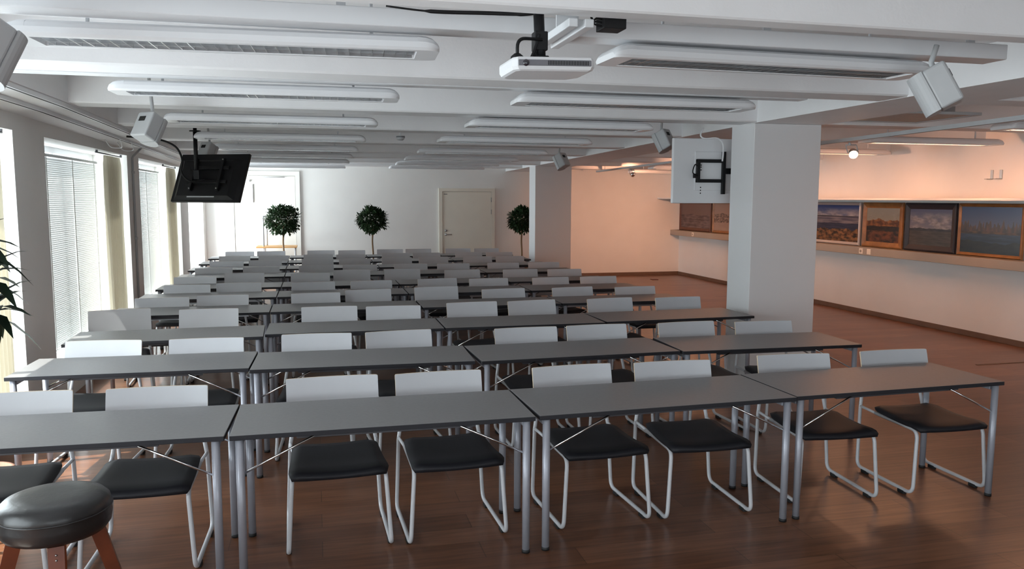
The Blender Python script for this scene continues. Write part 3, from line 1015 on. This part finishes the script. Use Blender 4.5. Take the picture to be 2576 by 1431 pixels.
tag(m.build('television_cable', M['whitep']), 'white cable looping from the ceiling down to the white-backed television', 'cable')

# ================================================================== projector
t = thing('ceiling_projector', 'white slim projector hanging from a black pole under the first ceiling rib', 'projector', (0.922, 3.17, 2.308), 0.0)
q = Matrix.Rotation(R(-1.5), 4, 'Y')
out = [(-0.172, 0.10), (-0.168, -0.10), (-0.150, -0.123), (0.150, -0.123), (0.166, -0.105), (0.170, 0.07), (0.130, 0.135), (-0.150, 0.135)]


def outline(k, z):
    return [q @ Vector((x * k, y * k, z)) for x, y in out]


m = MB(); m.loft([outline(0.90, 0.0), outline(0.965, 0.005), outline(1.0, 0.017), outline(1.0, 0.043), outline(0.985, 0.050), outline(0.95, 0.053)], smooth=False); m.build('casing', M['whitep'], t)
m = MB(); m.box(-0.148, 0.148, -0.1268, -0.120, 0.018, 0.041, bevel=0.003, mtx=q); fr = m.build('front_strip', M['midgrey'], t)
m = MB()
for i in range(26):
    x = -0.03 + i * 0.0065
    m.box(x, x + 0.003, -0.1276, -0.1266, 0.021, 0.037, mtx=q)
m.build('vent_slots', M['hole'], fr)
m = MB(); m.lathe([(0, 0.004), (0.008, 0.003), (0.0125, 0.0), (0.0135, -0.006)][::-1], 20, center=q @ Vector((-0.118, -0.128, 0.029)), axis=q.to_3x3() @ Vector((0, -1, 0))); m.build('lens', M['lens'], fr)
m = MB(); m.tube([(-0.02, 0.02, 0.05), (-0.02, 0.06, 0.293)], 0.022, 14); m.box(-0.045, 0.005, -0.02, 0.04, 0.048, 0.075, bevel=0.004); m.box(-0.047, 0.007, 0.005, 0.065, 0.10, 0.175, bevel=0.004); m.build('pole', M['black'], t)
m = MB(); m.lathe([(0, 0), (0.045, 0), (0.045, -0.012), (0, -0.012)][::-1], 24, center=(-0.02, 0.062, 0.294)); m.build('ceiling_plate', M['black'], t)
m = MB(); m.tube(rounded([(-0.13, -0.03, 0.055), (-0.13, -0.03, 0.135), (-0.02, 0.0, 0.14)], 0.04), 0.007, 8); m.lathe([(0, 0), (0.03, 0), (0.026, 0.018), (0.012, 0.03), (0, 0.03)], 16, center=(-0.13, -0.03, 0.045)); m.build('plug_lead', M['black'], t)
m = MB(); m.tube(spline([(-0.07, 0.0, 0.055), (-0.05, 0.0, 0.10), (-0.032, 0.0, 0.16)]), 0.006, 8); m.tube(spline([(-0.058, 0.01, 0.055), (-0.038, 0.012, 0.10), (-0.03, 0.012, 0.14)]), 0.004, 8); m.build('leads', M['black'], t)
m = MB(); m.lathe([(0.045, 0), (0.038, 0.008), (0.0, 0.009)], 24, center=(0.08, 0.0, 0.050)); m.build('focus_ring', M['greyp'], t)
m = MB(); m.tube(spline([(0.30, 3.38, 2.590), (0.48, 3.36, 2.575), (0.70, 3.32, 2.572), (0.84, 3.28, 2.568), (0.92, 3.25, 2.575)]), [0.004] * 8 + [0.008] * 16 + [0.010] * 9, 8)
tag(m.build('power_cable', M['black']), 'black cable lying along the ceiling rib up to the projector pole', 'cable')
t = thing('signal_box', 'small black box with leads fixed under the rib beside the projector', 'box', (1.235, 3.275, 2.520))
m = MB(); m.box(-0.05, 0.05, -0.05, 0.05, 0.0, 0.083, bevel=0.003); m.build('body', M['black'], t)
for dz in (0.012, 0.026, 0.04):
    m = MB(); m.tube(spline([(-0.045, -0.02, dz), (-0.07, -0.02, dz + 0.004), (-0.085, -0.015, 0.02 + dz * 0.4), (-0.093, 0.0, 0.060)]), 0.004, 8); m.build('lead', M['black'], t)
t = thing('smoke_detector', 'small round detector under the ceiling between the two light lines', 'detector', (0.955, 9.15, 2.455))
m = MB(); m.lathe([(0, 0), (0.028, 0.0), (0.045, 0.018), (0.048, 0.03), (0.05, 0.05), (0, 0.05)], 24); m.build('body', M['greyp'], t)
m = MB(); m.tube([(0, 0, 0.05), (0, 0, ZC - 2.455)], 0.008, 8); m.build('stem', M['whitep'], t)
m = MB(); m.lathe([(0.0488, 0.030), (0.0502, 0.036), (0.0488, 0.042)], 24); m.build('vent_ring', M['darkgrey'], t)

# ================================================================== conduit and loose wires by the windows
t = thing('wall_conduit', 'grey conduit pipe running down the pier between the blinds', 'pipe', (XL + 0.014, 10.86, 0))
m = MB(); m.tube(rounded([(0.10, 0.12, 2.44), (0.0, 0.0, 2.30), (0, 0, 0.05)], 0.06), 0.013, 10); m.build('pipe', M['greyp'], t)
for z in (1.28, 2.1):
    m = MB(); m.box(-0.014, 0.018, -0.022, 0.022, z, z + 0.03, bevel=0.003); m.build('clip', M['greyp'], t)
t = thing('cable_loop', 'thin pale wires looping under the window soffit near the black television', 'wire', (-2.02, 9.2, 2.42))
for y in (0.0, 0.55):
    m = MB(); m.tube(spline([(0.05, y, 0.0), (0.06, y + 0.05, -0.06), (0.03, y + 0.15, -0.09), (-0.06, y + 0.12, -0.085), (-0.10, y + 0.05, -0.01)]), 0.0045, 8); m.build('wire', M['whitep'], t)
# ================================================================== plants
def topiary(loc, label, seed, rad):
    rnd = random.Random(seed)
    t = thing('topiary_tree', label, 'tree', loc, group='topiary trees along the far wall')
    zc = 1.35
    m = MB()
    for i in range(1900):
        v = Vector((rnd.gauss(0, 1), rnd.gauss(0, 1), rnd.gauss(0, 1))).normalized()
        k = rad * (0.50 + 0.5 * rnd.random() ** 0.6)
        lump = 1 + 0.13 * math.sin(5 * v.x + seed) * math.sin(4 * v.z + 2 * seed) + 0.08 * math.sin(9 * v.y + seed)
        p = Vector((v.x * k * lump * 1.06, v.y * k * lump, v.z * k * lump * 0.92))
        if v.z < -0.55 and rnd.random() < 0.55:
            continue
        d = v + Vector((rnd.uniform(-0.8, 0.8), rnd.uniform(-0.8, 0.8), rnd.uniform(-0.7, 0.5)))
        m.leaf(p + Vector((0, 0, zc)), d, rnd.uniform(0.055, 0.09), rnd.uniform(0.044, 0.060), 0.12, droop=rnd.uniform(-0.2, 0.3))
    m.build('crown', M['leaf'], t)
    m = MB(); m.tube(spline([(0, 0, 0.33), (0.008, 0.004, 0.6), (-0.006, 0, 0.9), (0.004, 0, 1.12), (0, 0, 1.3)]), 0.017, 10)
    for a in range(6):
        b = a * 1.05 + seed
        m.tube(spline([(0, 0, 1.08 + a * 0.03), (0.10 * math.cos(b), 0.10 * math.sin(b), 1.22 + a * 0.02), (0.22 * math.cos(b), 0.22 * math.sin(b), 1.30 + 0.03 * a)], 4), 0.007, 6)
    m.build('trunk', M['bark'], t)
    m = MB(); m.lathe([(0, 0), (0.13, 0), (0.17, 0.27), (0.185, 0.28), (0.185, 0.34), (0.165, 0.34), (0.16, 0.30), (0.0, 0.30)], 32); m.build('pot', M['pot'], t)
    m = MB(); m.lathe([(0, 0.325), (0.10, 0.32), (0.158, 0.305)][::-1], 24); m.build('soil', M['soil'], t)


topiary((-0.62, 16.5, 0), 'round topiary tree in front of the wood-topped trolley at the far wall', 1, 0.30)
topiary((1.14, 16.6, 0), 'round topiary tree standing alone in the middle of the far wall', 2.3, 0.275)
topiary((4.30, 16.6, 0), 'round topiary tree half hidden behind the far column', 4.1, 0.275)

rnd = random.Random(11)
t = thing('leafy_house_plant', 'dark pointed-leaf house plant in a pot by the window wall', 'plant', (-1.83, 4.86, 0))
m = MB(); m.lathe([(0, 0), (0.12, 0), (0.15, 0.24), (0.165, 0.25), (0.165, 0.30), (0.145, 0.30), (0.14, 0.27), (0, 0.27)], 32); m.build('pot', M['pot'], t)
m = MB(); m.lathe([(0, 0.28), (0.138, 0.272)][::-1], 24); m.build('soil', M['soil'], t)
m = MB()
stems = [[(0.03, 0, 0.27), (0.06, 0.0, 0.7), (0.10, 0.0, 1.08), (0.12, 0.0, 1.24)], [(-0.02, 0.02, 0.27), (0.0, 0.05, 0.8), (0.06, 0.03, 1.2), (0.10, 0.02, 1.42)], [(0, -0.03, 0.27), (-0.02, -0.05, 0.7), (0.05, -0.06, 1.3), (0.10, -0.05, 1.60)]]
for s in stems:
    m.tube(spline(s), 0.009, 8)
m.build('stem', M['bark'], t)
m = MB()
for s in stems:
    tip = Vector(s[-1])
    for i in range(15):
        a = i * 2.4 + rnd.random()
        el = 0.75 - 1.5 * (i / 15) + rnd.uniform(-0.15, 0.15)
        d = Vector((math.cos(a) * math.cos(el), math.sin(a) * math.cos(el), math.sin(el)))
        if d.x < -0.15:
            d.x *= 0.4
        m.leaf(tip - Vector((0, 0, 0.006 * i)), d, rnd.uniform(0.18, 0.27), rnd.uniform(0.06, 0.085), 0.10, droop=0.28)
m.build('foliage', M['leaf2'], t)

# ================================================================== stool in the foreground
t = thing('round_stool', 'round stool with a thick black leather seat and red-brown wooden legs', 'stool', (-0.985, 3.255, 0), R(-30))
m = MB(); m.lathe([(0, 0.545), (0.15, 0.545), (0.176, 0.553), (0.191, 0.573), (0.196, 0.605), (0.1935, 0.630), (0.196, 0.641), (0.190, 0.664), (0.172, 0.682), (0.14, 0.692), (0.08, 0.694), (0, 0.692)], 56); st = m.build('seat', M['leather'], t)
m = MB(); m.tube([(0.1955 * math.cos(a), 0.1955 * math.sin(a), 0.635) for a in [2 * math.pi * i / 48 for i in range(48)]], 0.0035, 8, closed=True); m.build('piping', M['leather'], st)
for a in (0, 90, 180, 270):
    c, s = math.cos(R(a + 45)), math.sin(R(a + 45))

    def sec(rad, z, h):
        return [Vector((c * rad + c * i * h - s * j * h, s * rad + s * i * h + c * j * h, z)) for i, j in ((-1, -1), (1, -1), (1, 1), (-1, 1))]
    m = MB(); m.loft([sec(0.285, 0, 0.019), sec(0.202, 0.3, 0.024), sec(0.135, 0.546, 0.027)], smooth=False); lg = m.build('leg', M['cherry'], t)
    for z, rr in ((0.50, 0.177), (0.518, 0.172)):
        m = MB(); m.lathe([(0, 0), (0.004, 0), (0, 0.0015)], 10, center=(c * rr, s * rr, z), axis=(c, s, 0.2)); m.build('screw', M['steel'], lg)
for k in range(2):
    z = 0.20 + 0.05 * k
    rr = 0.285 - 0.083 * z / 0.3
    for s in (0, 180):
        a0, a1 = R(45 + 90 * k + s), R(135 + 90 * k + s)
        m = MB(); m.tube([(rr * math.cos(a0), rr * math.sin(a0), z), (rr * math.cos(a1), rr * math.sin(a1), z)], 0.011, 10); m.build('stretcher', M['cherry'], t)

# ================================================================== trolley by the far door
t = thing('wooden_top_trolley', 'trolley with a light wooden top and grey tube handles before the far white door', 'trolley', (-0.77, 17.12, 0))
m = MB(); m.box(-0.40, 0.40, -0.27, 0.27, 0.785, 0.815, bevel=0.006); m.build('top', M['beech'], t)
m = MB(); m.box(-0.34, 0.34, -0.23, 0.23, 0.25, 0.27, bevel=0.005); m.build('shelf', M['beech'], t)
for x in (-0.25, 0.36):
    for y in (-0.22, 0.22):
        m = MB(); m.tube([(x, y, 0.07), (x, y, 0.785)], 0.014, 10); lg = m.build('leg', M['tube'], t)
        m = MB(); m.lathe([(0, -0.012), (0.033, -0.012), (0.035, 0), (0.033, 0.012), (0, 0.012)], 18, center=(x, y, 0.035), axis=(1, 0, 0)); m.build('caster', M['rubber'], lg)
m = MB(); m.tube(rounded([(-0.25, -0.24, 0.80), (-0.25, -0.24, 1.42), (-0.21, 0.22, 1.42), (-0.21, 0.22, 0.80)], 0.06), 0.016, 10); m.build('handle', M['greyp'], t)

# ================================================================== gallery wall
PICS = [  # y0, y1, frame width, frame material, picture material, label
    (10.98, 12.28, 0.05, 'silverf', picture_mat('cloudy_lake', ((0.30, 0.34, 0.42), (0.015, 0.06, 0.26)), ((0.62, 0.58, 0.58), 0.40), [(0.70, 0.03, 5, (0.02, 0.02, 0.03), (0.03, 0.03, 0.05), 4, (1, 1, 1)), (0.675, 0.0, 3, (0.10, 0.10, 0.15), (0.34, 0.29, 0.30), 3, (1, 1, 7)), (0.50, 0.10, 4, (0.02, 0.03, 0.07), (0.05, 0.06, 0.12), 5, (1, 1, 5)), (0.33, 0.26, 9, (0.02, 0.012, 0.010), (0.42, 0.20, 0.07), 11, (1, 1, 1.2))]), 'silver-framed painting of a cloudy lake with reeds, beside the big column'),
    (10.03, 10.92, 0.085, 'oak', picture_mat('autumn_shore', ((0.44, 0.38, 0.26), (0.40, 0.40, 0.34)), ((0.50, 0.48, 0.42), 0.5), [(0.64, 0.36, 4, (0.12, 0.04, 0.012), (0.50, 0.20, 0.05), 8, (1, 1, 1)), (0.47, 0.08, 5, (0.015, 0.010, 0.008), (0.05, 0.025, 0.012), 6, (1, 1, 3)), (0.34, 0.22, 3, (0.03, 0.014, 0.008), (0.26, 0.09, 0.03), 6, (1, 1, 1.4))]), 'oak-framed painting of orange autumn trees above the two wall sockets'),
    (9.02, 9.99, 0.09, 'blackf', picture_mat('stormy_field', ((0.30, 0.27, 0.30), (0.10, 0.12, 0.22)), ((0.50, 0.45, 0.43), 0.42), [(0.47, 0.10, 6, (0.03, 0.025, 0.03), (0.07, 0.06, 0.065), 6, (1, 1, 3)), (0.40, 0.01, 5, (0.07, 0.055, 0.04), (0.12, 0.095, 0.07), 4, (1, 1, 5))]), 'black-framed painting of white clouds over a dull field'),
    (7.96, 8.99, 0.045, 'oak', picture_mat('blue_dusk_bay', ((0.16, 0.17, 0.20), (0.010, 0.035, 0.17)), ((0.04, 0.08, 0.20), 0.62), [(0.62, 0.62, 26, (0.05, 0.035, 0.03), (0.14, 0.07, 0.04), 9, (2, 1, 0.4)), (0.47, 0.05, 4, (0.02, 0.014, 0.010), (0.16, 0.075, 0.03), 7, (1, 1, 2)), (0.42, 0.04, 4, (0.015, 0.025, 0.05), (0.04, 0.06, 0.10), 3, (1, 1, 5)), (0.24, 0.25, 3, (0.006, 0.008, 0.008), (0.025, 0.022, 0.016), 6, (1, 1, 1.6))]), 'oak-framed painting of a dark bay under a deep blue sky'),
    (15.90, 17.45, 0.075, 'walnut', picture_mat('grey_waves', ((0.20, 0.13, 0.12), (0.22, 0.14, 0.13)), ((0.17, 0.11, 0.10), 0.6), [(0.55, 0.20, 4, (0.05, 0.025, 0.025), (0.24, 0.17, 0.18), 5, (1, 1, 2.6))]), 'dark-framed painting of grey-brown waves by the far corner'),
    (14.55, 15.83, 0.06, 'oak', picture_mat('pale_branches', ((0.46, 0.32, 0.26), (0.48, 0.34, 0.28)), ((0.46, 0.34, 0.28), 0.7), [(0.62, 0.20, 5, (0.07, 0.04, 0.03), (0.46, 0.33, 0.27), 13, (1, 1, 1.4)), (0.30, 0.10, 4, (0.44, 0.31, 0.25), (0.50, 0.36, 0.29), 4, (1, 1, 2))]), 'pale painting of dark branches in an oak frame, below the white-backed television'),
]
PZ0, PZ1 = 1.0765, 1.765
for y0, y1, fw_, fm, pm, lab in PICS:
    t = thing('framed_painting', lab, 'painting', (XR - 0.055, (y0 + y1) / 2, PZ0), -math.pi / 2, 'framed paintings on the gallery ledge')
    w, h = (y1 - y0) / 2, PZ1 - PZ0
    # local x runs towards -y of the room... local -y faces the room
    m = MB()
    prof = [(0, 0), (0.006, 0.022), (0.3 * fw_, 0.030), (0.75 * fw_, 0.018), (fw_, 0.010), (fw_, 0.0)]
    rings = []
    for ix, iz in ((-1, 0), (1, 0), (1, 1), (-1, 1)):
        rings.append([Vector((ix * (w - p), -q_, (p if iz == 0 else h - p))) for p, q_ in prof])
    V = [[m.bm.verts.new(p) for p in r] for r in rings]
    for i in range(4):
        A, B = V[i], V[(i + 1) % 4]
        for j in range(len(prof)):
            m.bm.faces.new((A[j], A[(j + 1) % len(prof)], B[(j + 1) % len(prof)], B[j]))
    m.build('frame', M[fm], t)
    m = MB(); m.box(-w + fw_ - 0.004, w - fw_ + 0.004, -0.008, -0.001, fw_ - 0.004, h - fw_ + 0.004); m.build('canvas', pm, t)
for y, lab in ((10.52, 'ivory switch plate on the ledge below the autumn painting, farther from the column'), (10.70, 'ivory wall socket on the ledge below the autumn painting, nearer to the column'), (16.4, 'ivory wall socket on the ledge below the painting of grey waves')):
    t = thing('wall_socket', lab, 'socket', (XR - 0.24, y, 1.015), group='sockets on the gallery ledge')
    m = MB(); m.box(-0.010, 0.0, -0.042, 0.042, -0.042, 0.042, bevel=0.004); m.build('plate', M['ivory'], t)
    m = MB(); m.lathe([(0, 0), (0.020, 0), (0.022, 0.003), (0.018, 0.003), (0.0, 0.002)], 20, center=(-0.010, 0, 0), axis=(-1, 0, 0)); m.build('insert', M['ivory'] if 'switch' in lab else M['ledge'], t)
for y, lab in ((8.56, 'small steel bracket on the gallery wall, the one nearer to the column'), (8.42, 'small steel bracket on the gallery wall, the one farther from the column')):
    t = thing('wall_hook', lab, 'hook', (XR, y, 2.07), group='pair of steel brackets on the gallery wall')
    m = MB(); m.box(-0.008, 0, -0.022, 0.022, 0.0, 0.12, bevel=0.002); m.build('plate', M['steel'], t)
    m = MB(); m.box(-0.10, -0.006, -0.02, 0.02, 0.0, 0.010, bevel=0.002); m.build('arm', M['steel'], t)
t = thing('floor_socket', 'small dark red floor box near the far gallery corner', 'floor socket', (7.37, 16.55, 0))
m = MB(); m.box(-0.07, 0.07, -0.07, 0.07, 0, 0.012, bevel=0.004); m.build('lid', mat('dark_red_lid', (0.09, 0.012, 0.008), 0.4), t)

# ceiling diffuser
t = thing('air_diffuser', 'square perforated ceiling diffuser beside the long ceiling beam', 'air vent', (5.39, 6.42, 2.565))
m = MB(); m.box(-0.36, 0.36, -0.36, 0.36, 0.0, 0.014); m.build('grille', M['grille'], t)
m = MB()
for a, b, c, d in ((-0.40, 0.40, -0.40, -0.36), (-0.40, 0.40, 0.36, 0.40), (-0.40, -0.36, -0.36, 0.36), (0.36, 0.40, -0.36, 0.36)):
    m.box(a, b, c, d, -0.006, 0.02, bevel=0.003)
m.build('frame', M['greyp'], t)
m = MB(); m.box(-0.25, 0.25, -0.25, 0.25, 0.014, ZC - 2.565); m.build('plenum_box', M['greyp'], t)

# track with halogen spotlights
A0, A1 = Vector((5.04, 4.3, 2.40)), Vector((5.95, 16.5, 2.37))
t = thing('lighting_track', 'pale lighting track running along the gallery ceiling', 'lighting track')
m = MB()
dirv = (A1 - A0).normalized(); sd = Vector((dirv.y, -dirv.x, 0)) * 0.02
m.hexa([A0 - sd, A0 + sd, A1 + sd, A1 - sd], [p + Vector((0, 0, 0.035)) for p in (A0 - sd, A0 + sd, A1 + sd, A1 - sd)]); m.build('rail', M['greyp'], t)
for f in (0.03, 0.3, 0.6, 0.95):
    p = A0.lerp(A1, f)
    m = MB(); m.tube([p + Vector((0, 0, 0.035)), Vector((p.x, p.y, ZC))], 0.006, 8); m.build('hanger', M['greyp'], t)
SP = [(7.12, (3.0, 3.2, 0.0), 0.05, 'lit halogen spotlight on the gallery track beside the big column'), (7.9, (8.45, 8.45, 1.95), 1.0, 'halogen spotlight on the gallery track, next beyond the lit one by the column'), (8.55, (8.45, 10.35, 1.95), 1.0, 'halogen spotlight on the gallery track, third beyond the lit one by the column'),
      (9.45, (8.45, 12.1, 1.95), 1.0, 'halogen spotlight on the gallery track, hidden behind the big column'), (11.3, (8.40, 16.7, 2.0), 1.4, 'halogen spotlight on the gallery track, hidden behind the white-backed television'),
      (14.2, (6.7, 17.6, 1.60), 0.95, 'halogen spotlight on the gallery track aimed at the far gallery wall')]
for y, tgt, k, lab in SP:
    f = (y - A0.y) / (A1.y - A0.y)
    p = A0.lerp(A1, f)
    hp = p + Vector((0.06, 0, -0.115))
    t = thing('track_spotlight', lab, 'spotlight', hp, group='halogen spotlights on the gallery track')
    d = (Vector(tgt) - hp).normalized()
    m = MB(); m.lathe([(0, -0.055), (0.028, -0.052), (0.042, -0.02), (0.046, 0.035), (0.044, 0.045), (0.041, 0.035), (0.037, 0.0), (0, -0.005)], 28, axis=d); m.build('shade', M['alu'], t)
    m = MB(); m.lathe([(0, 0.0), (0.030, 0.002), (0.036, 0.025), (0.036, 0.045), (0.028, 0.062), (0.014, 0.070), (0, 0.072)], 20, axis=d); m.build('bulb', M['bulb'], t)
    s_ = d.cross(Vector((0, 0, 1))).normalized()
    m = MB()
    for sg in (-1, 1):
        m.tube([s_ * sg * 0.05, s_ * sg * 0.05 + Vector((-0.03, 0, 0.08))], 0.005, 8)
    m.tube([s_ * 0.05 + Vector((-0.03, 0, 0.08)), -s_ * 0.05 + Vector((-0.03, 0, 0.08))], 0.006, 8)
    m.tube([Vector((-0.03, 0, 0.08)), Vector((-0.055, 0, 0.100))], 0.011, 10)
    m.build('bracket', M['greyp'], t)
    lamp('spot_beam', 'SPOT', d * 0.085, d, (1.0, 0.48, 0.28), SPOT * k, t, spot_size=R(85 if y > 14 else 46), spot_blend=1.0, shadow_soft_size=0.03)
